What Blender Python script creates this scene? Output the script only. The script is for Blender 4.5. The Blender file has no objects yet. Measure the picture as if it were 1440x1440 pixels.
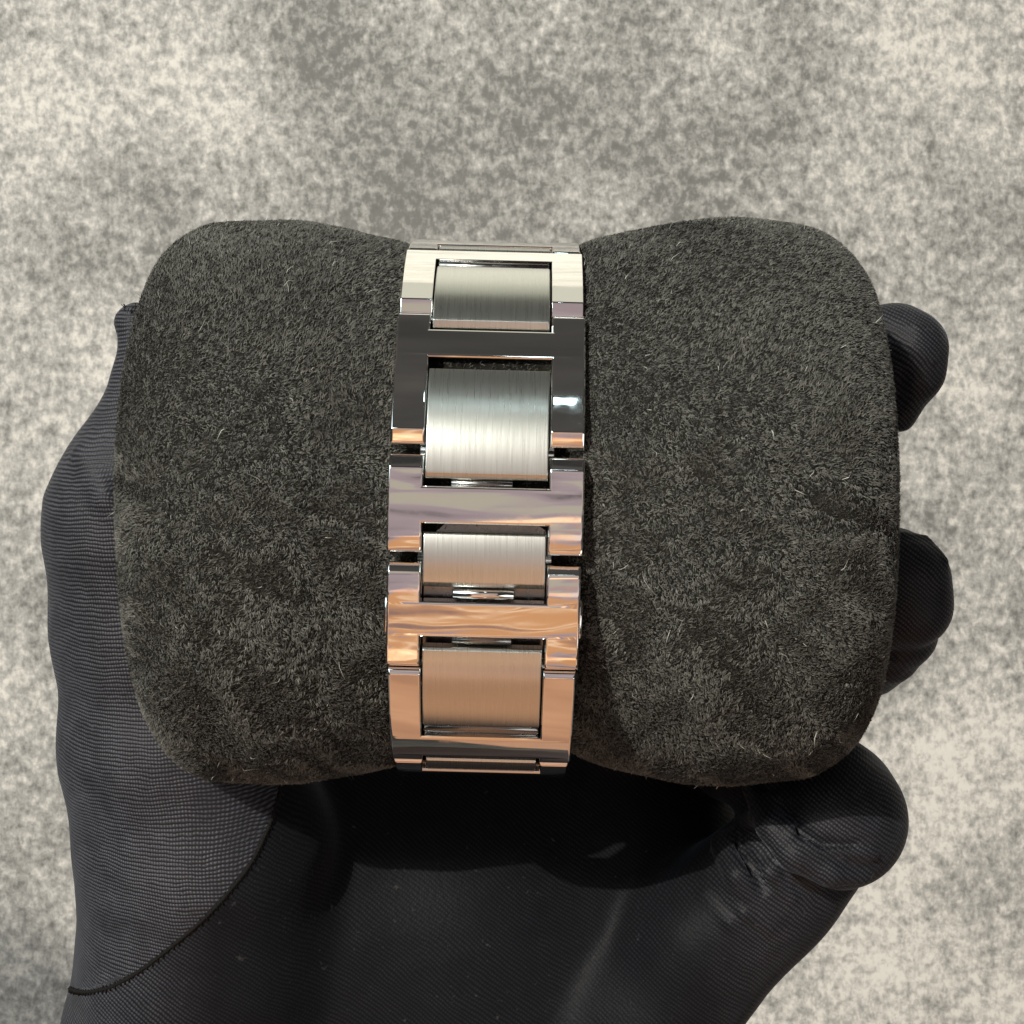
import bpy, bmesh, math, random
import numpy as np
from mathutils import Vector, Matrix, noise as mnoise
from mathutils.bvhtree import BVHTree

random.seed(7)
rng = np.random.default_rng(7)
S = bpy.context.scene
MM = 0.001
CAM_H = 800.0                 # camera height over the table, mm
F = 2400.0                    # focal length in photo pixels (1440 px frame)

def at(u, v, d):
    """photo pixel + distance below the camera (mm) -> place in mm, camera at z = CAM_H"""
    return Vector(((u - 720) / F * d, (720 - v) / F * d, CAM_H - d))

# ------------------------------------------------------------------ camera
cam = bpy.data.cameras.new('camera')
co = bpy.data.objects.new('camera', cam)
S.collection.objects.link(co)
co.location = (0, 0, CAM_H * MM)
co.rotation_euler = (0, 0, 0)
cam.sensor_width = 36
cam.lens = 36 * F / 1440
cam.clip_start = 0.01
cam.clip_end = 20
cam.dof.use_dof = True
cam.dof.focus_distance = 0.203
cam.dof.aperture_fstop = 260
S.camera = co

# ------------------------------------------------------------------ light
S.view_settings.view_transform = 'Standard'
S.view_settings.look = 'None'
S.view_settings.exposure = 0.22
S.view_settings.gamma = 1
w = bpy.data.worlds.new('World')
S.world = w
w.use_nodes = True
bg = w.node_tree.nodes['Background']
bg.inputs[0].default_value = (1.0, 0.97, 0.93, 1)
bg.inputs[1].default_value = 0.035

def area(name, pos, target, sx, sy, rad, col, spin=0, shape='RECTANGLE', gobo=None, grain=45.0, seed=0.0):
    """area lamp given by its radiance"""
    l = bpy.data.lights.new(name, 'AREA')
    l.shape = shape
    l.size = sx * MM
    l.size_y = sy * MM
    a = sx * sy * MM * MM * (math.pi / 4 if shape == 'ELLIPSE' else 1)
    l.energy = rad * a * math.pi
    l.color = col
    if gobo:                                  # noise colours in the lamp imitate unseen surroundings mirrored in the steel
        l.use_nodes = True
        t = l.node_tree
        em = [n for n in t.nodes if n.type == 'EMISSION'][0]
        ge = t.nodes.new('ShaderNodeNewGeometry')
        mp = t.nodes.new('ShaderNodeMapping')
        mp.inputs['Scale'].default_value = (sx / grain / 2.8, sy / grain, 1)
        mp.inputs['Location'].default_value = (seed, seed * 1.7, seed)
        nz = t.nodes.new('ShaderNodeTexNoise')
        nz.inputs['Scale'].default_value = 1.0
        nz.inputs['Detail'].default_value = 3.0
        nz.inputs['Distortion'].default_value = 0.25
        rp = t.nodes.new('ShaderNodeValToRGB')
        while len(rp.color_ramp.elements) < len(gobo): rp.color_ramp.elements.new(0.5)
        for e, (p, c) in zip(rp.color_ramp.elements, gobo):
            e.position = p; e.color = (*c, 1)
        t.links.new(ge.outputs['Parametric'], mp.inputs[0])
        t.links.new(mp.outputs[0], nz.inputs['Vector'])
        t.links.new(nz.outputs[0], rp.inputs[0])
        t.links.new(rp.outputs[0], em.inputs['Color'])
        l.color = (1, 1, 1)
    o = bpy.data.objects.new(name, l)
    S.collection.objects.link(o)
    o.location = Vector(pos) * MM
    d = (Vector(target) - Vector(pos)).normalized()
    q = d.to_track_quat('-Z', 'Y')
    o.rotation_mode = 'QUATERNION'
    from mathutils import Quaternion
    o.rotation_quaternion = q @ Quaternion((0, 0, 1), math.radians(spin))
    return o

NEAR = Vector((-3, 0, CAM_H - 191))          # the bracelet's nearest point
def around(ang, dist, x=0):
    """point seen from the bracelet at an angle from straight up, positive to the top of the picture"""
    a = math.radians(ang)
    return NEAR + Vector((x, math.sin(a) * dist, math.cos(a) * dist))

# key: a spot lamp high to the upper left
key = bpy.data.lights.new('key_lamp', 'SPOT')
key.energy = 540
key.color = (1.0, 0.92, 0.80)
key.shadow_soft_size = 0.018
key.spot_blend = 0.012
ko = bpy.data.objects.new('key_lamp', key)
S.collection.objects.link(ko)
kpos = Vector((-1.80, 1.75, 3.60))
ktar = Vector((0.55, 1.25, 0.0))
kcorner = at(52, 1318, CAM_H) * MM
kd = (ktar - kpos).normalized()
ko.location = kpos
ko.rotation_mode = 'QUATERNION'
ko.rotation_quaternion = kd.to_track_quat('-Z', 'Y')
key.spot_size = 2 * kd.angle((kcorner - kpos).normalized())  # cone edge aimed to imitate a cast shadow in the lower-left corner

soft = bpy.data.lights.new('soft_key_lamp', 'POINT')       # soft share split off the key, added to soften its shadows
soft.energy = 215
soft.color = key.color
soft.shadow_soft_size = 0.24
sf = bpy.data.objects.new('soft_key_lamp', soft)
S.collection.objects.link(sf)
sf.location = kpos

LILAC = [(0.30, (0.05, 0.05, 0.05)), (0.37, (0.40, 0.31, 0.34)), (0.50, (0.50, 0.39, 0.42)), (0.53, (0.58, 0.52, 0.43)), (0.62, (0.60, 0.53, 0.43)), (0.65, (0.46, 0.36, 0.41)), (0.74, (0.9, 0.42, 0.2))]
WARM = [(0.26, (0.10, 0.11, 0.30)), (0.36, (0.26, 0.16, 0.19)), (0.44, (0.54, 0.40, 0.40)), (0.47, (0.80, 0.37, 0.15)), (0.54, (0.86, 0.42, 0.18)), (0.565, (1.25, 0.85, 0.55)), (0.59, (0.80, 0.38, 0.16)), (0.66, (0.36, 0.20, 0.16))]
UNSEEN_SKIN = [(0.30, (0.40, 0.19, 0.11)), (0.48, (0.68, 0.33, 0.17)), (0.60, (0.82, 0.42, 0.22)), (0.72, (0.52, 0.26, 0.15))]
DIM = [(0.3, (0.012, 0.011, 0.010)), (0.5, (0.035, 0.032, 0.030)), (0.7, (0.075, 0.068, 0.06))]
area('lilac_reflection_lamp', around(7, 520, 0), NEAR, 420, 330, 0.70, (1, 1, 1), gobo=LILAC, grain=46, seed=3.1)  # added, no real source: lilac overhead tone for the links to mirror
area('warm_reflection_lamp', around(-22, 430, 0), NEAR, 300, 190, 0.72, (1, 1, 1), spin=9, gobo=WARM, grain=36, seed=1.3)  # added: orange streaks standing in for an unseen person mirrored in the links
area('warm_reflection_lamp', around(-42, 430, 0), NEAR, 320, 140, 0.66, (1, 1, 1), spin=-6, gobo=WARM, grain=46, seed=5.2)  # added likewise, continues the orange streaks lower down
area('warm_reflection_lamp', around(-76, 430, 0), NEAR, 620, 400, 0.70, (1, 1, 1), spin=-38, gobo=UNSEEN_SKIN, grain=110, seed=2.2)  # added: stands in for unseen skin mirrored in the lowest links
area('dim_reflection_lamp', around(62, 500, 0), NEAR, 420, 480, 0.9, (1, 1, 1), spin=5, gobo=DIM, grain=90, seed=4.4)  # added: faint brown-grey variation for the second polished link to mirror
area('streak_reflection_lamp', around(-3, 400, 14), NEAR, 56, 15, 0.95, (1.0, 0.46, 0.22), spin=-9, shape='ELLIPSE')  # added: finger-like orange streak mirrored in the flat links
area('window_lamp', (-850, 760, 1500), (0, 0, 450), 900, 1400, 2.4, (0.74, 0.93, 1.0))
area('low_reflection_lamp', (0, 640, 312), (0, 0, 312), 250, 560, 0.62, (1.0, 0.98, 0.82))  # added, no real source: gives the upper links a cream reflection
area('added_fill_lamp', (800, -420, 1550), (0, 0, 450), 600, 600, 2.3, (1.0, 0.97, 0.94))  # added fill, no real source: lifts the palm and right fingers
area('window_lamp', around(51, 900, 45), NEAR, 46, 30, 17.0, (0.70, 0.93, 1.0))

# ------------------------------------------------------------------ material helpers
class NT:
    def __init__(s, name):
        s.m = bpy.data.materials.new(name)
        s.m.use_nodes = True
        s.t = s.m.node_tree
        s.b = s.t.nodes['Principled BSDF']
    def n(s, kind, **kw):
        nd = s.t.nodes.new(kind)
        for k, v in kw.items():
            setattr(nd, k, v)
        return nd
    def l(s, a, b):
        s.t.links.new(a, b)
    def setv(s, **kw):
        for k, v in kw.items():
            s.b.inputs[k.replace('_', ' ')].default_value = v
    def math(s, op, a, b=None, c=None):
        nd = s.n('ShaderNodeMath', operation=op)
        for i, x in enumerate((a, b, c)):
            if x is None: continue
            if hasattr(x, 'is_linked'): s.l(x, nd.inputs[i])
            else: nd.inputs[i].default_value = x
        return nd.outputs[0]
    def noise(s, vec, scale, detail=3, rough=0.55, dist=0):
        nd = s.n('ShaderNodeTexNoise')
        nd.inputs['Scale'].default_value = scale
        nd.inputs['Detail'].default_value = detail
        nd.inputs['Roughness'].default_value = rough
        nd.inputs['Distortion'].default_value = dist
        if vec is not None: s.l(vec, nd.inputs['Vector'])
        return nd.outputs[0]
    def mapping(s, vec, scale=(1, 1, 1), rot=(0, 0, 0)):
        nd = s.n('ShaderNodeMapping')
        nd.inputs['Scale'].default_value = scale
        nd.inputs['Rotation'].default_value = rot
        s.l(vec, nd.inputs['Vector'])
        return nd.outputs[0]
    def math_vec(s, vec, ofs):
        nd = s.n('ShaderNodeVectorMath', operation='ADD')
        s.l(vec, nd.inputs[0]); nd.inputs[1].default_value = ofs
        return nd.outputs[0]
    def ramp(s, fac, stops, interp='LINEAR'):
        nd = s.n('ShaderNodeValToRGB')
        cr = nd.color_ramp
        cr.interpolation = interp
        while len(cr.elements) < len(stops): cr.elements.new(0.5)
        for e, (p, c) in zip(cr.elements, stops):
            e.position = p
            e.color = (*c, 1) if len(c) == 3 else c
        s.l(fac, nd.inputs[0])
        return nd.outputs[0]
    def mix(s, fac, a, b, mode='MIX'):
        nd = s.n('ShaderNodeMix', data_type='RGBA', blend_type=mode)
        for i, x in ((0, fac), (6, a), (7, b)):
            if hasattr(x, 'is_linked'): s.l(x, nd.inputs[i])
            else: nd.inputs[i].default_value = x if i == 0 else (*x, 1)
        return nd.outputs[2]
    def bump(s, height, strength, dist):
        nd = s.n('ShaderNodeBump')
        nd.inputs['Strength'].default_value = strength
        nd.inputs['Distance'].default_value = dist
        s.l(height, nd.inputs['Height'])
        s.l(nd.outputs[0], s.b.inputs['Normal'])
    def coord(s, which='Object'):
        return s.n('ShaderNodeTexCoord').outputs[which]

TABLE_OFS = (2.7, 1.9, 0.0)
def mat_table():
    m = NT('mottled_board')
    c = m.coord('Object')
    big = m.noise(m.mapping(c, (1, 1, 1), (0, 0, 0.3)), 12.0, 5, 0.60)
    mid = m.noise(c, 150, 5, 0.70, 0.2)
    fine = m.noise(m.mapping(c, (1, 0.55, 1), (0, 0, 0.35)), 430, 4, 0.65)
    f = m.math('ADD', m.math('MULTIPLY_ADD', m.math("SUBTRACT", big, 0.5), 0.72, 0.275), m.math('MULTIPLY', m.math('MULTIPLY_ADD', m.math('SUBTRACT', mid, 0.5), 1.15, 0.5), 0.80))
    f = m.math('ADD', f, m.math('MULTIPLY', m.math('MULTIPLY_ADD', m.math('SUBTRACT', fine, 0.5), 1.15, 0.5), 0.46))
    patch = m.noise(m.mapping(m.math_vec(c, TABLE_OFS), (1, 1, 1)), 3.2, 2, 0.5)  # broad tone, offset to darken the top: uneven lighting put into the colour
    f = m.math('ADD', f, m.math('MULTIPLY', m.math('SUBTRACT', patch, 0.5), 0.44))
    col = m.ramp(f, [(0.0, (0.06, 0.06, 0.058)), (0.72 / 1.82 , (0.165, 0.164, 0.157)), (0.91 / 1.82, (0.345, 0.340, 0.326)),
                     (1.10 / 1.82, (0.61, 0.592, 0.556)), (1.0, (0.72, 0.70, 0.66))])
    # ramp input scaled to 0..1
    rn = [n for n in m.t.nodes if n.type == 'VALTORGB'][0]
    m.l(m.math('DIVIDE', f, 1.82), rn.inputs[0])
    m.l(col, m.b.inputs['Base Color'])
    m.setv(Roughness=0.75)
    m.b.inputs['Specular IOR Level'].default_value = 0.25
    m.bump(m.math('ADD', fine, mid), 0.25, 0.0008)
    return m.m

def mat_polished():
    m = NT('polished_steel')
    c = m.coord('Object')
    m.setv(Base_Color=(0.82, 0.805, 0.775, 1), Metallic=1.0, Roughness=0.035)
    n1 = m.noise(m.mapping(c, (0.6, 1.4, 1.4)), 90, 2, 0.5)
    m.bump(n1, 0.16, 0.0007)
    sm = m.noise(c, 330, 5, 0.65)
    m.l(m.ramp(sm, [(0.35, (0.025,) * 3), (0.60, (0.06,) * 3), (0.75, (0.13,) * 3)]), m.b.inputs['Roughness'])
    return m.m

def mat_brushed():
    m = NT('brushed_steel')
    uv = m.n('ShaderNodeUVMap', uv_map='UVMap').outputs[0]
    st = m.noise(m.mapping(uv, (12000, 200, 1)), 1.0, 3, 0.6)
    st2 = m.noise(m.mapping(uv, (4200, 90, 1)), 1.0, 2, 0.5)
    f = m.math('ADD', m.math('MULTIPLY', st, 0.6), m.math('MULTIPLY', st2, 0.4))
    m.l(m.ramp(f, [(0.3, (0.57, 0.58, 0.54)), (0.7, (0.68, 0.69, 0.645))]), m.b.inputs['Base Color'])
    m.l(m.ramp(f, [(0.3, (0.26,) * 3), (0.7, (0.31,) * 3)]), m.b.inputs['Roughness'])
    m.setv(Metallic=1.0)
    m.b.inputs['Anisotropic'].default_value = 0.40
    tg = m.n('ShaderNodeTangent', direction_type='UV_MAP', uv_map='UVMap')
    m.l(tg.outputs[0], m.b.inputs['Tangent'])
    m.b.inputs['Anisotropic Rotation'].default_value = 0.0
    m.bump(f, 0.07, 0.00006)
    return m.m

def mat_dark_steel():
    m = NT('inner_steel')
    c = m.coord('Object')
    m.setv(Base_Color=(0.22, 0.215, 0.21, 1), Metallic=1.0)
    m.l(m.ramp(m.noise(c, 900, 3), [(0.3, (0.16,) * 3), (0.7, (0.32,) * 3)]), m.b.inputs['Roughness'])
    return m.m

def mat_suede():
    m = NT('suede_backing')
    c = m.coord('Object')
    m.l(m.ramp(m.noise(c, 900, 3), [(0.3, (0.008, 0.008, 0.007)), (0.7, (0.022, 0.021, 0.018))]), m.b.inputs['Base Color'])
    m.setv(Roughness=1.0)
    m.b.inputs['Specular IOR Level'].default_value = 0.05
    m.bump(m.noise(c, 1400, 3), 0.8, 0.0006)
    return m.m

def mat_nap():
    m = NT('suede_nap')
    a = m.n('ShaderNodeAttribute', attribute_name='tint')
    c = m.coord('Object')
    base = m.ramp(m.noise(c, 60, 3), [(0.3, (0.072, 0.073, 0.0655)), (0.7, (0.094, 0.095, 0.085))])
    m.l(m.mix(1.0, base, a.outputs['Color'], 'MULTIPLY'), m.b.inputs['Base Color'])
    m.setv(Roughness=0.85)
    m.b.inputs['Specular IOR Level'].default_value = 0.25
    m.b.inputs['Sheen Weight'].default_value = 0.15
    m.b.inputs['Sheen Roughness'].default_value = 0.5
    return m.m

def mat_glove():
    m = NT('black_jersey')
    c = m.coord('Object')
    a = m.n('ShaderNodeAttribute', attribute_name='row')      # along the knit rows / across them, mm
    sep = m.n('ShaderNodeSeparateXYZ')
    m.l(a.outputs['Vector'], sep.inputs[0])
    wob = m.math('ADD', m.math('MULTIPLY', m.math('SUBTRACT', m.noise(c, 70, 3), 0.5), 2.6), m.math('MULTIPLY', m.math('SUBTRACT', m.noise(c, 900, 2), 0.5), 0.28))
    rows = m.math('ADD', sep.outputs[0], wob)
    r = m.math('SINE', m.math('MULTIPLY', rows, 2 * math.pi / 0.54))
    r = m.math('MULTIPLY_ADD', r, 0.5, 0.5)
    k = m.math('SINE', m.math('MULTIPLY', m.math('ADD', sep.outputs[1], m.math('MULTIPLY', m.noise(c, 700, 2), 0.25)), 2 * math.pi / 0.42))
    k = m.math('MULTIPLY_ADD', k, 0.3, 0.7)
    thread = m.math('MULTIPLY', r, k)
    rowmask = sep.outputs[2]
    th = m.math('MULTIPLY', m.math('MULTIPLY', thread, rowmask), m.math('MULTIPLY_ADD', m.noise(c, 300, 4), 1.6, 0.2))
    lint = m.ramp(m.noise(c, 900, 2, 0.5), [(0.70, (0, 0, 0)), (0.80, (1, 1, 1))])
    base = m.mix(th, (0.0045, 0.0049, 0.0062), (0.066, 0.068, 0.084))
    base = m.mix(m.math('MULTIPLY', lint, 0.25), base, (0.10, 0.095, 0.09))
    m.l(base, m.b.inputs['Base Color'])
    m.setv(Roughness=0.50)
    m.l(m.math('MULTIPLY_ADD', rowmask, 0.22, 0.03), m.b.inputs['Specular IOR Level'])
    m.b.inputs['Sheen Weight'].default_value = 0.09
    m.b.inputs['Sheen Tint'].default_value = (0.75, 0.85, 1.0, 1)
    m.b.inputs['Sheen Roughness'].default_value = 0.4
    h = m.math('ADD', th, m.math('MULTIPLY', m.noise(c, 1500, 2), 0.5))
    m.bump(h, 0.55, 0.00022)
    return m.m

def mat_plain(name, col, rough=0.9):
    m = NT(name)
    c = m.coord('Object')
    m.l(m.mix(m.noise(c, 2000, 2), tuple(x * 0.5 for x in col), col), m.b.inputs['Base Color'])
    m.setv(Roughness=rough)
    m.b.inputs['Specular IOR Level'].default_value = 0.1
    return m.m

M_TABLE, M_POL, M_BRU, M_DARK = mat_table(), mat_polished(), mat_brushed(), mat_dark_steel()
M_SUEDE, M_NAP, M_GLOVE = mat_suede(), mat_nap(), mat_glove()
M_SEAM = mat_plain('seam_thread', (0.012, 0.011, 0.011))

# ------------------------------------------------------------------ object helpers
def link_obj(name, me, mat, parent=None):
    o = bpy.data.objects.new(name, me)
    S.collection.objects.link(o)
    if mat is not None and not me.materials: me.materials.append(mat)
    if parent is not None: o.parent = parent
    return o

def mesh_np(name, V, quads=None, tris=None):
    """V in mm (N,3); fast mesh from numpy"""
    me = bpy.data.meshes.new(name)
    V = np.asarray(V, dtype=np.float32) * MM
    me.vertices.add(len(V))
    me.vertices.foreach_set('co', V.ravel())
    nq = 0 if quads is None else len(quads)
    nt = 0 if tris is None else len(tris)
    idx = np.concatenate([np.asarray(a, dtype=np.int32).ravel() for a in (quads, tris) if a is not None])
    me.loops.add(len(idx))
    me.loops.foreach_set('vertex_index', idx)
    me.polygons.add(nq + nt)
    st = np.concatenate([np.arange(nq) * 4, nq * 4 + np.arange(nt) * 3]).astype(np.int32)
    me.polygons.foreach_set('loop_start', st)
    me.update(calc_edges=True)
    me.polygons.foreach_set('use_smooth', np.ones(nq + nt, dtype=bool))
    me.update()
    return me

# ------------------------------------------------------------------ the table
def build_table():
    bm = bmesh.new()
    bmesh.ops.create_grid(bm, x_segments=40, y_segments=40, size=2.5)
    me = bpy.data.meshes.new('table_top')
    bm.to_mesh(me); bm.free()
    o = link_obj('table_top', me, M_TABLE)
    o['kind'] = 'structure'
    o['label'] = 'mottled grey and cream board behind the hand'
    return o
build_table()

# ------------------------------------------------------------------ the pillow
PC_D = 225.0
PCY = (720 - 706) / F * PC_D
PCZ = CAM_H - PC_D
KX, KR = 0.0858, 0.0908
mer_px = [(163, 0), (164, 80), (167, 150), (173, 210), (175, 260), (182, 297), (192, 330), (210, 360), (236, 384), (276, 400),
          (340, 402), (400, 401), (460, 393), (515, 382), (550, 374), (570, 366), (588, 354), (606, 348), (640, 345), (690, 344), (740, 345), (786, 348), (804, 356),
          (820, 366), (840, 374), (870, 382), (920, 391), (980, 400), (1050, 404), (1110, 400), (1170, 391), (1211, 367), (1235, 336),
          (1242, 301), (1249, 262), (1254, 210), (1259, 150), (1262, 80), (1264, 0)]
def catmull(pts, n):
    P = [Vector(p) for p in pts]
    P = [P[0] * 2 - P[1]] + P + [P[-1] * 2 - P[-2]]
    out = []
    for i in range(1, len(P) - 2):
        for k in range(n):
            t = k / n
            a, b, c, d = P[i - 1], P[i], P[i + 1], P[i + 2]
            out.append(0.5 * ((2 * b) + (c - a) * t + (2 * a - 5 * b + 4 * c - d) * t * t + (3 * b - a - 3 * c + d) * t ** 3))
    out.append(P[-2])
    return out
MER = [((p[0] - 720) * KX, max(p[1], 0) * KR) for p in catmull([(a, b) for a, b in mer_px], 6)]
MERX = np.array([m[0] for m in MER]); MERR = np.array([m[1] for m in MER])

def pillow_point(x, r, th):
    """th = 0 towards the camera, pi/2 to the top of the picture; the back is flatter"""
    c, s = math.cos(th), math.sin(th)
    y = r * s
    z = r * c * (0.97 if c > 0 else 0.74)
    k = 0.0
    if r > 4:
        p = Vector((x / 17.0, y / 17.0, z / 17.0))
        k = mnoise.noise(p) * 0.55 + mnoise.noise(p * 2.7) * 0.22
        k *= min(1.0, (r - 4) / 12)
        wst = max(0.0, 1 - abs(x + 3) / 16)
        k *= 1 - wst
    return (x, PCY + y + s * k, PCZ + z + c * k)

def build_pillow():
    NT_ = 260
    root = bpy.data.objects.new('watch_pillow', None)
    S.collection.objects.link(root)
    root.location = (0, PCY * MM, (PCZ - 28) * MM)
    root.empty_display_size = 0.01
    root['label'] = 'charcoal suede watch pillow with two plump ends and squeezed waist, held in glove'
    root['category'] = 'pillow'
    V, Q, T = [], [], []
    V.append((MER[0][0], PCY, PCZ))
    for (x, r) in MER[1:-1]:
        for j in range(NT_):
            V.append(pillow_point(x, r, 2 * math.pi * j / NT_))
    V.append((MER[-1][0], PCY, PCZ))
    n = len(MER) - 2
    for i in range(n - 1):
        for j in range(NT_):
            a = 1 + i * NT_ + j; b = 1 + i * NT_ + (j + 1) % NT_
            Q.append((a, a + NT_, b + NT_, b))
    for j in range(NT_):
        T.append((0, 1 + j, 1 + (j + 1) % NT_))
        e = 1 + (n - 1) * NT_
        T.append((len(V) - 1, e + (j + 1) % NT_, e + j))
    Vn = np.array(V)
    Q = np.array(Q); T = np.array(T)
    Q = Q[:, ::-1]; T = T[:, ::-1]
    me = mesh_np('cover', Vn, Q, T)
    body = link_obj('cover', me, M_SUEDE, root)
    body.matrix_parent_inverse = Matrix.Translation(-root.location)
    # nap: short fibres growing out of the cover, counted by nobody
    A = np.concatenate([Q[:, [0, 1, 2]], Q[:, [0, 2, 3]], T])
    p0, p1, p2 = Vn[A[:, 0]], Vn[A[:, 1]], Vn[A[:, 2]]
    nr = np.cross(p1 - p0, p2 - p0)
    ar = np.linalg.norm(nr, axis=1) / 2
    nr = nr / (2 * ar[:, None] + 1e-12)
    cen = (p0 + p1 + p2) / 3
    if np.mean(np.sum(nr * (cen - np.array([0, PCY, PCZ])), axis=1)) < 0: nr = -nr
    wgt = ar * (nr[:, 2] > -0.45) * np.where(np.abs(cen[:, 0] + 3) < 9.5, 0.1, 1)
    N = 600000
    ti = rng.choice(len(A), N, p=wgt / wgt.sum())
    u, v = rng.random(N), rng.random(N)
    f = u + v > 1
    u[f], v[f] = 1 - u[f], 1 - v[f]
    R = p0[ti] + (p1[ti] - p0[ti]) * u[:, None] + (p2[ti] - p0[ti]) * v[:, None]
    Nn = nr[ti]
    # tufts: fibres of one tuft lean together
    cs = 0.55
    rot = np.array(Matrix.Rotation(0.7, 3, Vector((0.4, 0.7, 0.6))))
    Rw = R @ rot.T
    Rw = Rw + 0.24 * np.sin(Rw[:, [1, 2, 0]] * 5.3 + 1.0) + 0.30 * np.sin(Rw[:, [2, 0, 1]] * 2.9) + 0.12 * np.sin(Rw[:, [1, 0, 2]] * 11.0)
    key_ = np.floor(Rw / cs).astype(np.int64)
    h = (key_[:, 0] * 73856093) ^ (key_[:, 1] * 19349663) ^ (key_[:, 2] * 83492791)
    hr = (((h * 2654435761) % 4294967296) / 4294967296.0)
    hr2 = (((h * 40503 + 12345) * 2246822519 % 4294967296) / 4294967296.0)
    tuft_c = R + ((key_ + 0.5) * cs - Rw) @ rot
    # lay direction: combed sideways over the top, tousled further down
    def wav(p, s, ph):
        return (np.sin(p[:, 0] * s + ph) * np.cos(p[:, 1] * s * 1.13 + ph * 1.7) + np.sin((p[:, 0] + p[:, 1]) * s * 0.71 + ph * 2.3 + 1.5 * np.sin(p[:, 1] * s * 0.6)))
    comb = np.clip((R[:, 1] - 2) / 16, 0, 1) * np.clip(1.25 - np.abs(R[:, 1] - 24) / 26, 0.3, 1)
    ang = 0.55 * wav(R, 0.16, 0.4) * comb + (1 - comb) * (2.2 * wav(R, 0.33, 1.1) + 0.7 * wav(R, 0.9, 2.2) - 1.3)
    ang = ang - np.sign(R[:, 0]) * comb * 0.35 * (R[:, 1] / 30) + rng.normal(0, 0.5, N) + (hr - 0.5) * 2.4 * (1 - 0.6 * comb)
    tx = np.array([1.0, 0, 0]) - Nn * Nn[:, 0:1]
    ln = np.linalg.norm(tx, axis=1); bad = ln < 0.2
    tx[bad] = np.array([0, 1.0, 0]) - Nn[bad] * Nn[bad, 1:2]
    tx /= np.linalg.norm(tx, axis=1)[:, None]
    ty = np.cross(Nn, tx)
    lay = tx * np.cos(ang)[:, None] + ty * np.sin(ang)[:, None]
    L = rng.uniform(0.3, 0.64, N)
    up = 0.10 + 0.34 * hr2
    stray = rng.random(N) < 0.0007
    L[stray] *= rng.uniform(1.6, 3.2, stray.sum())
    L *= 0.75 + 0.5 * hr
    pull = (tuft_c - R); pull -= Nn * np.sum(pull * Nn, axis=1)[:, None]
    d1 = Nn * (up + 0.25)[:, None] + lay * 0.6 + rng.normal(0, 0.16, (N, 3))
    d2 = Nn * (up * 0.35)[:, None] + lay * 0.9 + rng.normal(0, 0.22, (N, 3))
    d1 /= np.linalg.norm(d1, axis=1)[:, None]; d2 /= np.linalg.norm(d2, axis=1)[:, None]
    curl = rng.normal(0, 1, (N, 3)) * 0.8
    d2[stray] += curl[stray]
    m_ = R + d1 * (L * 0.5)[:, None] + pull * 0.30
    t_ = m_ + d2 * (L * 0.5)[:, None] + pull * 0.28
    wv = np.cross(d1, Nn + rng.normal(0, 0.35, (N, 3)))
    wv /= np.linalg.norm(wv, axis=1)[:, None] + 1e-9
    wd = rng.uniform(0.028, 0.055, N)
    wd[stray] = rng.uniform(0.028, 0.045, stray.sum())
    wv = wv * wd[:, None]
    root_ = R - Nn * 0.1
    HV = np.stack([root_ - wv, root_ + wv, m_ - wv * 0.9, m_ + wv * 0.9, t_], axis=1).reshape(-1, 3)
    b = np.arange(N)[:, None] * 5
    HQ = b + np.array([[0, 1, 3, 2]])
    HT = b + np.array([[2, 3, 4]])
    nm = mesh_np('nap', HV, HQ, HT)
    tint = rng.uniform(0.65, 1.3, N) * (0.38 + 1.15 * hr)
    tint[stray] = rng.uniform(2.2, 6.0, stray.sum())
    colr = np.repeat(np.stack([tint, tint, tint, np.ones(N)], axis=1), 5, axis=0).astype(np.float32)
    at_ = nm.attributes.new('tint', 'FLOAT_COLOR', 'POINT')
    at_.data.foreach_set('color', colr.ravel())
    nap = link_obj('nap', nm, M_NAP, root)
    nap.matrix_parent_inverse = Matrix.Translation(-root.location)
    nap['kind'] = 'stuff'
    nap['label'] = 'short tousled suede fibres with pale stray hairs'
    return root
build_pillow()

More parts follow.
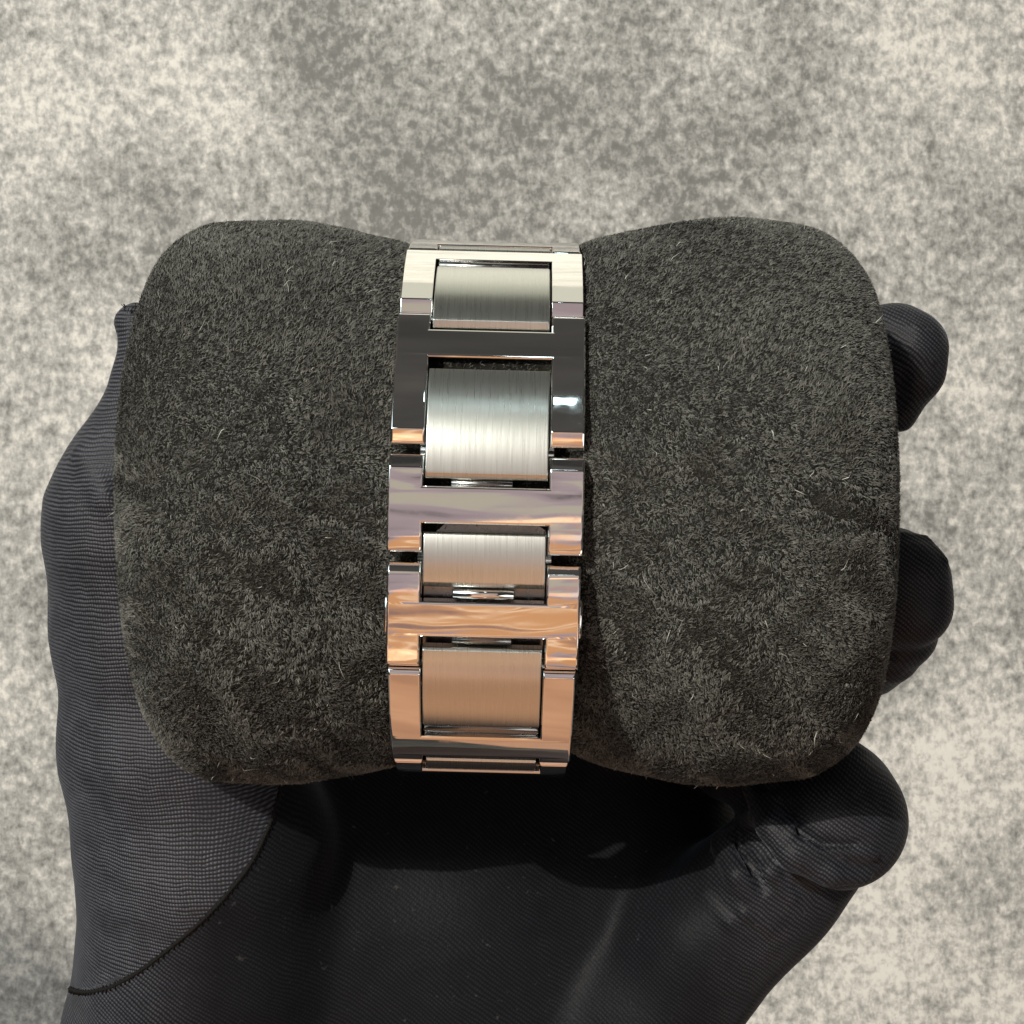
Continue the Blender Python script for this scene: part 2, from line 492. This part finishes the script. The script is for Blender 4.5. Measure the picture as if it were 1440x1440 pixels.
# ------------------------------------------------------------------ the gloved hand
def glove_sdf():
    vox = 0.56
    x0, x1, y0, y1, z0, z1 = -72, 68, -150, 36, CAM_H - 302, CAM_H - 212
    xs = np.arange(x0, x1, vox); ys = np.arange(y0, y1, vox); zs = np.arange(z0, z1, vox)
    D = np.full((len(xs), len(ys), len(zs)), 12.0, dtype=np.float32)
    def cone(a, ra, b, rb, k=3.0, flat=1.0, carve=False):
        m = max(ra, rb) + 12
        lo = [min(a[i], b[i]) - m for i in range(3)]; hi = [max(a[i], b[i]) + m for i in range(3)]
        ix = slice(*np.searchsorted(xs, (lo[0], hi[0]))); iy = slice(*np.searchsorted(ys, (lo[1], hi[1]))); iz = slice(*np.searchsorted(zs, (lo[2], hi[2])))
        X = xs[ix][:, None, None]; Y = ys[iy][None, :, None]; Z = zs[iz][None, None, :]
        if 0 in (X.size, Y.size, Z.size): return
        ba = b - a; bb = max(ba.dot(ba), 1e-9)
        px, py, pz = X - a[0], Y - a[1], Z - a[2]
        h = np.clip((px * ba[0] + py * ba[1] + pz * ba[2]) / bb, 0, 1)
        d = np.sqrt((px - h * ba[0]) ** 2 + (py - h * ba[1]) ** 2 + ((pz - h * ba[2]) * flat) ** 2) - (ra + (rb - ra) * h)
        o = D[ix, iy, iz]
        if carve:
            d = -d
            q = np.clip(0.5 - 0.5 * (d - o) / k, 0, 1) if False else np.clip(0.5 + 0.5 * (d - o) / k, 0, 1)
            D[ix, iy, iz] = o * (1 - q) + d * q + k * q * (1 - q)
        else:
            q = np.clip(0.5 + 0.5 * (d - o) / k, 0, 1)
            D[ix, iy, iz] = d * (1 - q) + o * q - k * q * (1 - q)
    def chain(pts, k=3.0, flat=1.0, carve=False):
        for (p, q) in zip(pts[:-1], pts[1:]):
            cone(at(*p[:3]), p[3], at(*q[:3]), q[3], k, flat, carve)
    # palm and wrist
    chain([(450, 1060, 266, 17), (480, 1290, 264, 25), (500, 1600, 264, 27), (510, 2100, 272, 30)], 9)
    chain([(640, 1040, 268, 17), (690, 1290, 266, 25), (680, 1600, 264, 27), (600, 2100, 272, 30)], 9)
    chain([(860, 1080, 268, 17), (850, 1330, 266, 20), (760, 1600, 266, 25), (680, 2100, 272, 28)], 9)
    chain([(930, 1200, 264, 13.5), (845, 1440, 258, 14.5), (770, 1650, 264, 22)], 9)
    # thumb and its ball
    chain([(190, 455, 229, 3.1), (200, 500, 229, 2.5), (196, 540, 229, 3.4), (197, 600, 229, 5.2), (194, 650, 229, 7.8), (190, 705, 230, 10.7), (194, 760, 231, 11.5), (210, 880, 234, 12.4),
           (246, 1050, 238, 14.6), (292, 1200, 242, 17.6), (302, 1330, 246, 18.6), (300, 1400, 250, 18.0)], 4)
    chain([(300, 1400, 250, 18.0), (296, 1475, 255, 20.5), (330, 1580, 262, 23), (420, 1900, 270, 26)], 6)
    cone(at(174, 453, 229), 1.7, at(210, 451, 229), 1.9, 1.0)
    # index: round behind the pillow to the tip at the upper right
    chain([(520, 1000, 276, 11), (830, 780, 276, 10), (1090, 590, 268, 8.5), (1230, 500, 252, 6.0), (1262, 478, 243, 4.0), (1288, 492, 240, 3.5), (1290, 525, 241, 2.9), (1264, 585, 246, 2.2)], 2.5)
    cone(at(1240, 466, 241), 3.0, at(1285, 482, 240), 3.3, 2)
    # middle finger
    chain([(600, 1060, 276, 11), (900, 930, 277, 10), (1140, 870, 268, 9), (1225, 850, 254, 7.4)], 3)
    chain([(1225, 850, 254, 7.0), (1250, 802, 243, 6.0), (1272, 814, 242, 5.8), (1274, 848, 242, 5.8), (1240, 850, 243, 6.2)], 1.2)
    chain([(1225, 880, 252, 7.0), (1258, 886, 247, 5.9), (1246, 912, 249, 5.0), (1222, 930, 254, 5.0)], 0.5)
    # ring finger stays behind, little finger folded at lower right
    chain([(760, 1120, 276, 11), (960, 1040, 276, 10), (1120, 990, 268, 8)], 3)
    chain([(868, 1490, 249, 12.0), (915, 1435, 246, 10.2), (994, 1326, 243, 9.3), (1080, 1250, 241, 8.8), (1140, 1193, 240, 8.6)], 6)
    chain([(1172, 1150, 233, 10.0), (1160, 1135, 236, 10.2), (1090, 1060, 246, 9.5), (960, 1010, 268, 9)], 0.9)
    # loose cloth folded at the joint: ridges and furrows laid on the surface built so far
    dd = np.arange(206, 296, 0.2)
    D0 = D.copy()
    def surf(u, v):
        P = np.array([at(u, v, d)[:] for d in dd])
        i = np.clip(((P - np.array([xs[0], ys[0], zs[0]])) / vox).round().astype(int), 0, np.array(D.shape) - 1)
        k = np.argmax(D0[i[:, 0], i[:, 1], i[:, 2]] < 0)
        return dd[k]
    def fold(pts, k, carve=False):
        out = []
        for (u, v, rise, r) in pts: out.append((u, v, surf(u, v) - rise, r))
        chain(out, k, 1.0, carve)
    fold([(1058, 1108, 0.4, 1.5), (1085, 1160, 0.9, 2.0), (1118, 1200, 1.1, 2.2), (1165, 1226, 0.8, 1.8), (1212, 1230, 0.0, 1.2)], 0.6)
    fold([(1082, 1118, 0.5, 0.9), (1112, 1168, 0.6, 1.1), (1142, 1192, 0.5, 1.0), (1225, 1200, 0.0, 0.8)], 0.6)
    fold([(1098, 1128, 0.3, 0.6), (1126, 1172, 0.4, 0.7), (1156, 1188, 0.3, 0.6), (1220, 1186, 0.2, 0.4)], 0.9, True)
    fold([(1028, 1184, 0.6, 1.0), (1046, 1160, 0.8, 1.2), (1068, 1148, 0.8, 1.3), (1092, 1178, 0.3, 1.0)], 0.5)
    fold([(1018, 1186, 0.9, 1.5), (1040, 1232, 1.0, 1.7), (1082, 1302, -0.2, 0.9)], 0.7)
    fold([(1062, 1180, 0.5, 1.2), (1086, 1226, 0.5, 1.4), (1112, 1262, -0.1, 1.0)], 0.7)
    fold([(1036, 1184, 0.5, 0.9), (1058, 1222, 0.6, 1.0), (1082, 1252, 0.4, 0.6)], 0.8, True)
    fold([(1096, 1206, 0.5, 0.7), (1138, 1242, 0.5, 0.8), (1196, 1258, 0.2, 0.5)], 0.5, True)
    for q in range(6):
        u0 = 1040 + q * 20; v0 = 1306 - q * 15
        fold([(u0 - 46, v0 - 50, -0.15, 0.4), (u0 - 12, v0 - 8, 0.1, 0.45), (u0 + 22, v0 + 16, -0.1, 0.35)], 0.6)
    # middle finger: cloth edge across the tip
    fold([(1236, 872, 0.3, 0.6), (1296, 880, 0.3, 0.7), (1322, 902, 0.2, 0.5)], 0.5, True)
    fold([(1262, 752, 0.0, 0.4), (1300, 760, 0.1, 0.5), (1326, 790, 0.0, 0.4)], 0.5)
    for q in range(4):
        fold([(1250 + q * 6, 905 + q * 11, 0.0, 0.3), (1285 - q * 7, 912 + q * 11, 0.1, 0.35)], 0.5)
    # index: pinched hollow beside the pillow and gathered ribs
    fold([(1258, 500, 1.2, 1.5), (1266, 535, 1.4, 1.7), (1262, 572, 1.0, 1.2)], 0.7, True)
    for q in range(5):
        fold([(1262 + q * 9, 452 + q * 3, -0.05, 0.3), (1270 + q * 10, 480 + q * 6, 0.0, 0.35), (1268 + q * 10, 500 + q * 7, -0.1, 0.25)], 0.4)
    for q in range(7):
        u0 = 1030 + q * 17; v0 = 1300 - q * 13
        fold([(u0 - 38, v0 - 40, -0.12, 0.35), (u0, v0, 0.05, 0.35), (u0 + 25, v0 + 18, -0.1, 0.3)], 0.6)
    fold([(120, 640, -1.0, 1.2), (150, 700, -0.6, 1.3), (175, 735, -0.6, 1.0)], 1.5)
    # small wrinkles
    X = xs[:, None, None]; Y = ys[None, :, None]; Z = zs[None, None, :]
    for i in range(5):
        k = rng.normal(0, 1, 3); k *= rng.uniform(0.12, 0.4) / np.linalg.norm(k)
        D += (0.16 * np.sin(k[0] * X + k[1] * Y + k[2] * Z + rng.random() * 6)).astype(np.float32)
    # the pillow presses into it
    rr = np.interp(xs, MERX, MERR)[:, None, None]
    dy = Y - PCY; dz = Z - PCZ
    dzs = np.where(dz > 0, dz / 0.97, dz / 0.74)
    rad = np.sqrt(dy ** 2 + dzs ** 2)
    # distance, roughly, allowing for the rounded ends
    endd = np.maximum(MERX[0] - X, X - MERX[-1])
    pil = np.maximum(rad - rr, endd)
    D = np.maximum(D, -(pil - 0.25)).astype(np.float32)
    D = np.where((X < MERX[0]) | (X > MERX[-1]), D, D)
    return D, xs, ys, zs, vox

def surface_nets(D, xs, ys, zs, vox):
    D = D.copy()
    for ax in range(3):
        sl = [slice(None)] * 3
        for e in (0, -1):
            sl[ax] = e
            D[tuple(sl)] = np.maximum(D[tuple(sl)], 0.5)
    ins = D < 0
    nx, ny, nz = D.shape
    acc = np.zeros((nx - 1, ny - 1, nz - 1, 3), np.float32)
    cnt = np.zeros((nx - 1, ny - 1, nz - 1), np.float32)
    def sub(A, o): return A[o[0]:nx - 1 + o[0], o[1]:ny - 1 + o[1], o[2]:nz - 1 + o[2]]
    for ax in range(3):
        o1, o2 = [a for a in range(3) if a != ax]
        for i in (0, 1):
            for j in (0, 1):
                a = [0, 0, 0]; a[o1] = i; a[o2] = j
                b = list(a); b[ax] = 1
                da, db = sub(D, a), sub(D, b)
                m = (da < 0) != (db < 0)
                t = np.where(m, da / np.where(m, da - db, 1), 0)
                for c in range(3):
                    val = t if c == ax else a[c]
                    acc[..., c] += np.where(m, val, 0)
                cnt += m
    act = cnt > 0
    idx = np.full(act.shape, -1, np.int64)
    idx[act] = np.arange(act.sum())
    g = np.argwhere(act)
    off = acc[act] / cnt[act][:, None]
    V = np.array([xs[0], ys[0], zs[0]]) + (g + off) * vox
    Q = []
    for ax in range(3):
        o1, o2 = [a for a in range(3) if a != ax]
        sl0 = [slice(1, -1)] * 3; sl1 = [slice(1, -1)] * 3
        sl0[ax] = slice(0, -1); sl1[ax] = slice(1, None)
        a, b = ins[tuple(sl0)], ins[tuple(sl1)]
        e = np.argwhere(a != b)
        base = e.copy()
        for o in (o1, o2): base[:, o] += 1
        def cell(di, dj):
            c = base.copy(); c[:, o1] += di; c[:, o2] += dj
            return idx[c[:, 0], c[:, 1], c[:, 2]]
        q = np.stack([cell(-1, -1), cell(0, -1), cell(0, 0), cell(-1, 0)], axis=1)
        fl = a[e[:, 0], e[:, 1], e[:, 2]]
        if ax == 1: fl = ~fl
        q[~fl] = q[~fl][:, ::-1]
        Q.append(q)
    Q = np.concatenate(Q)
    Q = Q[(Q >= 0).all(axis=1)]
    return V, Q

def biggest_island(V, Q):
    lab = np.arange(len(V))
    while True:
        m = lab[Q].min(axis=1)
        new = lab.copy()
        for c in range(4): np.minimum.at(new, Q[:, c], m)
        new = new[new]
        if (new == lab).all(): break
        lab = new
    r, c = np.unique(lab, return_counts=True)
    keep = lab == r[c.argmax()]
    remap = np.cumsum(keep) - 1
    return V[keep], remap[Q[keep[Q].all(axis=1)]]

def build_glove():
    D, xs, ys, zs, vox = glove_sdf()
    V, Q = surface_nets(D, xs, ys, zs, vox)
    V, Q = biggest_island(V, Q)
    # one light relaxing pass
    for _ in range(1):
        acc = np.zeros_like(V); n = np.zeros(len(V))
        for a, b in ((0, 1), (1, 2), (2, 3), (3, 0)):
            np.add.at(acc, Q[:, a], V[Q[:, b]]); np.add.at(acc, Q[:, b], V[Q[:, a]])
            np.add.at(n, Q[:, a], 1); np.add.at(n, Q[:, b], 1)
        V = V * 0.5 + 0.5 * acc / n[:, None]
    root = bpy.data.objects.new('gloved_hand', None)
    S.collection.objects.link(root)
    wrist = at(560, 1600, 264)
    root.location = wrist * MM
    root.empty_display_size = 0.01
    root['label'] = 'hand in a thin black jersey glove gripping the pillow from below'
    root['category'] = 'gloved hand'
    inv = Matrix.Translation(-root.location)
    me = mesh_np('glove', V, Q)
    # knit coordinates: rows run across the thumb, slantwise over the palm
    px = (V[:, 0]) / (CAM_H - V[:, 2]) * F + 720
    py = 720 - V[:, 1] / (CAM_H - V[:, 2]) * F
    c = at(300, 1240, 240)
    seam_u = np.interp(py, [1100, 1135, 1170, 1215, 1255, 1290, 1325, 1365, 1394], [394, 388, 375, 352, 320, 290, 250, 200, 118])
    thumb = (px < seam_u) & (py < 1394) | (py < 1110) & (px < 394)
    row_t = V[:, 1] + 0.28 * np.clip(V[:, 2] - (CAM_H - 225), -20, 10) * np.clip((-V[:, 1] + 20) / 70, -0.3, 1.2)
    row_p = V[:, 1] * 0.80 + V[:, 0] * 0.60
    row = np.where(thumb, row_t, row_p)
    col = np.where(thumb, V[:, 0] + 0.6 * V[:, 2], V[:, 0] * 0.8 - V[:, 1] * 0.6)
    mask = np.where(thumb, 0.95, 0.12)  # same cloth: thumb's brightness and palm's dimness put into the thread colour
    mask = np.where(~thumb, np.maximum(mask, 0.8 * np.clip((330 - px) / 180, 0, 1)), mask)
    mask = np.where(~thumb & (px > 960), np.maximum(mask, 0.07 + 0.42 * np.clip((px - 980) / 90, 0, 1)), mask)  # right fingers' thread paler, their light put into the colour
    a = me.attributes.new('row', 'FLOAT_VECTOR', 'POINT')
    a.data.foreach_set('vector', np.stack([row, col, mask], axis=1).astype(np.float32).ravel())
    g = link_obj('glove', me, M_GLOVE, root)
    g.matrix_parent_inverse = inv
    # seam: a dark stitched furrow round the thumb's base
    bvh = BVHTree.FromPolygons([Vector(v) for v in V], [tuple(q) for q in Q])
    camp = Vector((0, 0, CAM_H))
    pts = [(394, 1100), (392, 1118), (386, 1140), (374, 1172), (352, 1215), (322, 1254), (290, 1289), (250, 1324), (200, 1363), (160, 1386), (136, 1393), (121, 1395), (110, 1394), (102, 1392), (94, 1389)]
    path = []
    for p in catmull([Vector((a, b)) for a, b in pts], 14):
        d = (at(p[0], p[1], 100) - camp).normalized()
        hit, nrm, _, _ = bvh.ray_cast(camp, d)
        if hit is not None: path.append((hit, nrm if nrm.dot(d) < 0 else -nrm))
    bm = bmesh.new()
    def tube(pp, rad, n=6):
        rings = []
        for i, (p, nn) in enumerate(pp):
            t = (pp[min(i + 1, len(pp) - 1)][0] - pp[max(i - 1, 0)][0]).normalized()
            sd = t.cross(nn).normalized(); up = sd.cross(t)
            r = rad if not callable(rad) else rad(i)
            rings.append([bm.verts.new((p + (sd * math.cos(k * 2 * math.pi / n) + up * math.sin(k * 2 * math.pi / n)) * r) * MM) for k in range(n)])
        for a_, b_ in zip(rings[:-1], rings[1:]):
            for k in range(n): bm.faces.new((a_[k], a_[(k + 1) % n], b_[(k + 1) % n], b_[k]))
        bm.faces.new(rings[0]); bm.faces.new(rings[-1][::-1])
    tube([(p + nn * 0.02, nn) for p, nn in path], lambda i: 0.20 + 0.10 * random.random())
    last = None
    for i in range(2, len(path) - 2):
        p, nn = path[i]
        if last is not None and (p - last).length < 0.8: continue
        last = p
        t = (path[i + 1][0] - path[i - 1][0]).normalized()
        sd = t.cross(nn).normalized()
        e = p + nn * 0.06
        ln_ = random.uniform(0.35, 0.6)
        tube([(e - sd * ln_ + t * 0.25, nn), (e + nn * 0.1, nn), (e + sd * ln_ * 0.7 - t * 0.2, nn)], 0.13, 5)
    sm = bpy.data.meshes.new('seam')
    bmesh.ops.recalc_face_normals(bm, faces=bm.faces)
    bm.to_mesh(sm); bm.free()
    for f in sm.polygons: f.use_smooth = True
    so = link_obj('seam', sm, M_SEAM, root)
    so.matrix_parent_inverse = inv
    so['label'] = 'dark stitched seam curving round the base of the thumb'
    # loose threads at the squared-off thumb tip
    bm = bmesh.new()
    for i in range(26):
        u = random.uniform(174, 205)
        b = at(u, random.uniform(434, 442), 229 - random.uniform(1, 4))
        tip = b + Vector((random.gauss(0, 0.25), random.uniform(0.3, 0.9), random.gauss(0, 0.3)))
        mid = (b + tip) / 2 + Vector((random.gauss(0, 0.12), 0, 0.05))
        tube([(b, Vector((0, 0, 1))), (mid, Vector((0, 0, 1))), (tip, Vector((0, 0, 1)))], 0.045, 4)
    fm = bpy.data.meshes.new('frayed_edge')
    bm.to_mesh(fm); bm.free()
    fo = link_obj('frayed_edge', fm, M_SEAM, root)
    fo.matrix_parent_inverse = inv
    fo['kind'] = 'stuff'
    return root
build_glove()

# ------------------------------------------------------------------ the bracelet
def build_bracelet():
    # side view of the loop: joints between links as (photo row, tilt of each link's face towards the top of the picture)
    cx = (683 - 720) / F * 191.0
    joints = {}
    def pt(v, d): return Vector(((720 - v) / F * d, CAM_H - d))     # (y, z)
    d34 = 190.6
    j34 = pt(786, d34)
    def march(p, v_to, phi):
        # go along a link's chord of tilt phi until it is seen at photo row v_to
        y, z = p
        k = (720 - v_to) / F
        # y2 = k*(CAM_H - z2), z2 = z - tan(phi)*(y2 - y)
        tp = math.tan(math.radians(phi))
        y2 = k * (CAM_H - z - tp * y) / (1 - k * tp)
        return Vector((y2, z - tp * (y2 - y)))
    J = [None] * 8
    J[4] = j34
    phi = {0: 78, 1: 51, 2: 27, 3: 1, 4: -7, 5: -43, 6: -76}
    J[3] = march(J[4], 629, phi[3])
    J[2] = march(J[3], 437, phi[2])
    J[1] = march(J[2], 352, phi[1])
    J[5] = march(J[4], 944, phi[4])
    J[6] = march(J[5], 1074, phi[5])
    def ext(p, ph, l):
        a = math.radians(ph)
        return p + Vector((math.cos(a), -math.sin(a))) * l
    J[0] = ext(J[1], phi[0], 15)
    J[7] = ext(J[6], phi[6], -15)
    # further links run on behind the pillow
    class Arc:
        """link outline in side view from joint a (upper) to b (lower), bulging by spread degrees"""
        def __init__(s, a, b, spread, lift=0.0):
            s.c = (a + b) / 2
            ch = a - b
            s.t = ch.normalized()
            s.n = Vector((-s.t[1], s.t[0]))
            if s.n.dot(s.c - Vector((1.0, CAM_H - 226))) < 0: s.n = -s.n
            s.al = math.radians(spread)
            s.r = (ch.length / 2) / math.sin(s.al)
            s.L = 2 * s.r * s.al
            s.o = s.c - s.n * (s.r * math.cos(s.al)) + s.n * lift
        def p(s, q, h=0.0):
            """q: arc length from the middle, positive to the upper joint"""
            a = q / s.r
            return s.o + (s.n * math.cos(a) + s.t * math.sin(a)) * (s.r + h)
        def frac(s, f, h=0.0): return s.p(s.L * (0.5 - f), h)
        def tilt(s, f):
            a = s.L * (0.5 - f) / s.r
            d = s.n * math.cos(a) + s.t * math.sin(a)
            return math.degrees(math.atan2(d[0], d[1]))
    gap = 0.55
    def shrink(a, b, g0, g1):
        d = (a - b).normalized()
        return a - d * g0, b + d * g1
    arcs = {}
    spread = {0: 11, 1: 9.5, 2: 9, 3: 8.5, 4: 8.5, 5: 12, 6: 11}
    gaps = {0: (.3, .12), 1: (.12, .45), 2: (.35, .6), 3: (.65, .45), 4: (.5, .22), 5: (.22, .3), 6: (.3, .3)}
    for i in range(7):
        a, b = shrink(J[i], J[i + 1], *gaps[i])
        arcs[i] = Arc(a, b, spread[i])
    root = bpy.data.objects.new('watch_bracelet', None)
    S.collection.objects.link(root)
    root.empty_display_size = 0.01
    base = Vector((cx, 0.6, CAM_H - 191))
    root.location = base * MM
    root.rotation_euler = (0, 0, math.radians(-1.45))
    root['label'] = 'steel watch bracelet of polished H links and brushed centre links round the pillow waist'
    root['category'] = 'watch bracelet'

    def plate(name, arc, poly, thick, ends, bev, mat, step=0.4):
        """poly: outline in (x, q); bent to the arc; ends = (length, drop) of the chamfer at the upper and the lower end"""
        bm = bmesh.new()
        vs = [bm.verts.new((x, q, 0)) for x, q in poly]
        f = bm.faces.new(vs)
        f.normal_update()
        if f.normal.z < 0: bmesh.ops.reverse_faces(bm, faces=[f])
        r = bmesh.ops.extrude_face_region(bm, geom=[f])
        nv = [g for g in r['geom'] if isinstance(g, bmesh.types.BMVert)]
        for v in nv: v.co.z -= thick
        bmesh.ops.recalc_face_normals(bm, faces=bm.faces)
        ed = [e for e in bm.edges if all(abs(v.co.z) < 1e-6 for v in e.verts)]
        bmesh.ops.bevel(bm, geom=ed, offset=bev, segments=3, profile=0.55, affect='EDGES', clamp_overlap=True)
        qs = [v.co.y for v in bm.verts]
        q0, q1 = min(qs), max(qs)
        n = max(4, int((q1 - q0) / step))
        cuts = [q0 + (q1 - q0) * k / n for k in range(1, n)]
        (eu, du), (el, dl) = ends
        cuts = [c for c in cuts if q0 + el + 0.1 < c < q1 - eu - 0.1]
        cuts += [q1 - eu * t for t in (0.15, 0.92, 1.0)] + [q0 + el * t for t in (0.15, 0.92, 1.0)]
        for cq in sorted(cuts):
            bmesh.ops.bisect_plane(bm, geom=bm.verts[:] + bm.edges[:] + bm.faces[:], plane_co=(0, cq, 0), plane_no=(0, 1, 0), dist=1e-4)
        uvl = bm.loops.layers.uv.new('UVMap')
        for fc in bm.faces:
            for lp in fc.loops: lp[uvl].uv = (lp.vert.co.x * MM, lp.vert.co.y * MM)
        def cham(t):
            t = min(max(t, 0.0), 1.0)
            return t * t / 0.16 if t < 0.08 else (t - 0.04)
        for v in bm.verts:
            x, q, h = v.co
            k = du * cham((q - (q1 - eu)) / eu) + dl * cham(((q0 + el) - q) / el)
            P = arc.p(q, h - k * (1 + h / thick))
            v.co = (Vector((x + cx, P[0], P[1])) - base) * MM
        bmesh.ops.triangulate(bm, faces=[fc for fc in bm.faces if len(fc.verts) > 4])
        bmesh.ops.recalc_face_normals(bm, faces=bm.faces)
        me = bpy.data.meshes.new(name)
        bm.to_mesh(me); bm.free()
        for pl in me.polygons: pl.use_smooth = True
        o = link_obj(name, me, mat, root)
        me.set_sharp_from_angle(angle=math.radians(33))
        md = o.modifiers.new('weighted', 'WEIGHTED_NORMAL')
        md.keep_sharp = True
        md.weight = 60
        return o

    W, A = 10.95, 7.02            # half widths: bracelet, notch
    bars = {0: (0.55, 0.80), 1: (0.015, 0.215), 2: (0.145, 0.375), 3: (0.335, 0.705), 4: (0.365, 0.70), 5: (0.665, 0.935), 6: (0.30, 0.55)}
    width = {0: 10.6, 1: 10.75, 2: 10.95, 3: 11.0, 4: 10.85, 5: 10.6, 6: 10.35}
    small = (0.35, 0.16)
    link_ends = {0: (small, small), 1: (small, (1.5, 1.15)), 2: ((0.5, 0.22), (1.45, 1.1)), 3: ((1.75, 1.25), (0.4, 0.3)), 4: ((1.15, 0.85), (0.45, 0.3)), 5: ((0.6, 0.5), small), 6: (small, small)}
    for i in range(7):
        a = arcs[i]
        hL = a.L / 2
        b0, b1 = hL - a.L * bars[i][0], hL - a.L * bars[i][1]
        W = width[i]
        AW = A - (0.12 if i in (5,) else 0.0)
        poly = [(-W, hL), (-AW, hL), (-AW, b0), (AW, b0), (AW, hL), (W, hL), (W, -hL), (AW, -hL), (AW, b1), (-AW, b1), (-AW, -hL), (-W, -hL)]
        plate('outer_link', a, poly, 3.0, link_ends[i], 0.32, M_POL)

    # centre links bridge the joints
    spec = [  # upper link, fraction, lower link, fraction, spread, half width, end radius
        (0, 0.86, 1, -0.01, 3, 6.85, 0.5),
        (1, 0.335, 2, 0.115, 19, 6.80, 0.8),
        (2, 0.455, 3, 0.265, 20, 6.88, 0.7),
        (3, 0.775, 4, 0.245, 16, 6.85, 0.8),
        (4, 0.80, 5, 0.555, 25, 6.72, 0.7),
        (5, 0.985, 6, 0.20, 12, 6.55, 0.5),
    ]
    for (i, fi, k, fk, sp, hw, er) in spec:
        pa, pb = arcs[i].frac(fi, -0.05), arcs[k].frac(fk, -0.05)
        arc = Arc(pa, pb, sp)
        hL = arc.L / 2
        plate('centre_link', arc, [(-hw, hL), (hw, hL), (hw, -hL), (-hw, -hL)], 2.6, ((er * 0.5, er * 0.4), (er, er * 0.75)), 0.18, M_BRU, step=0.35)

    def pin(p2, r, x0, x1, mat=M_DARK, name='pin'):
        bm = bmesh.new()
        n = 18
        prof = [(x0, r - 0.12), (x0 + 0.12, r), (x1 - 0.12, r), (x1, r - 0.12)]
        rings = []
        for x, rr in prof:
            rings.append([bm.verts.new((Vector((x + cx, p2[0] + math.cos(2 * math.pi * j / n) * rr, p2[1] + math.sin(2 * math.pi * j / n) * rr)) - base) * MM) for j in range(n)])
        for a_, b_ in zip(rings[:-1], rings[1:]):
            for j in range(n): bm.faces.new((a_[j], a_[(j + 1) % n], b_[(j + 1) % n], b_[j]))
        bm.faces.new(rings[0]); bm.faces.new(rings[-1])
        bmesh.ops.recalc_face_normals(bm, faces=bm.faces)
        me = bpy.data.meshes.new(name)
        bm.to_mesh(me); bm.free()
        for pl in me.polygons: pl.use_smooth = len(pl.vertices) == 4
        return link_obj(name, me, mat, root)
    # pins at the joints, and hinge barrels in the open recesses
    for i in range(7 - 1):
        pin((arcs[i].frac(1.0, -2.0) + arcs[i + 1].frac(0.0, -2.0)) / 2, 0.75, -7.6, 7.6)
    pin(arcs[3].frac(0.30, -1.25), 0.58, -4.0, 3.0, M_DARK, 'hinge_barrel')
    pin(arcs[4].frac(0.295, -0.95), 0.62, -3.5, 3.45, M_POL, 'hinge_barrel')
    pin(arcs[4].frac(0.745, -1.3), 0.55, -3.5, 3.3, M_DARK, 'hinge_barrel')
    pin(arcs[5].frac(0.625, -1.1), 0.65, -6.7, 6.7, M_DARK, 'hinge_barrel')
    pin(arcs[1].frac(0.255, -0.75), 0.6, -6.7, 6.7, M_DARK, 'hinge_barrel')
    # blades of the folding clasp under the flat links
    blade_arc = Arc(arcs[3].frac(0.0, -4.2), arcs[4].frac(1.0, -4.2), 8)
    hb = blade_arc.L / 2
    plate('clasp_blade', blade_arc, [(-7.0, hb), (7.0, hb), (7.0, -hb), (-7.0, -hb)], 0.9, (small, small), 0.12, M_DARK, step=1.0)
    # push buttons on both sides of the clasp
    for sgn in (-1, 1):
        bm = bmesh.new()
        n = 28
        c0 = arcs[4].frac(0.52, -1.35)
        prof = [(0.0, 1.0), (0.42, 1.0), (0.55, 0.93), (0.60, 0.82), (0.60, 0.0)]
        rings = []
        for (ox, k) in prof[:-1]:
            ring = []
            for j in range(n):
                a_ = 2 * math.pi * j / n
                P = c0 + arcs[4].t * (math.cos(a_) * 2.3 * k) + arcs[4].n * (math.sin(a_) * 0.95 * k)
                ring.append(bm.verts.new((Vector((cx + sgn * (10.55 + ox), P[0], P[1])) - base) * MM))
            rings.append(ring)
        for a_, b_ in zip(rings[:-1], rings[1:]):
            for j in range(n): bm.faces.new((a_[j], a_[(j + 1) % n], b_[(j + 1) % n], b_[j]))
        bm.faces.new(rings[-1]); bm.faces.new(rings[0])
        bmesh.ops.recalc_face_normals(bm, faces=bm.faces)
        me = bpy.data.meshes.new('push_button')
        bm.to_mesh(me); bm.free()
        for pl in me.polygons: pl.use_smooth = len(pl.vertices) == 4
        link_obj('push_button', me, M_POL, root)
    return root
build_bracelet()

S.cycles.use_denoising = True
S.cycles.max_bounces = 8
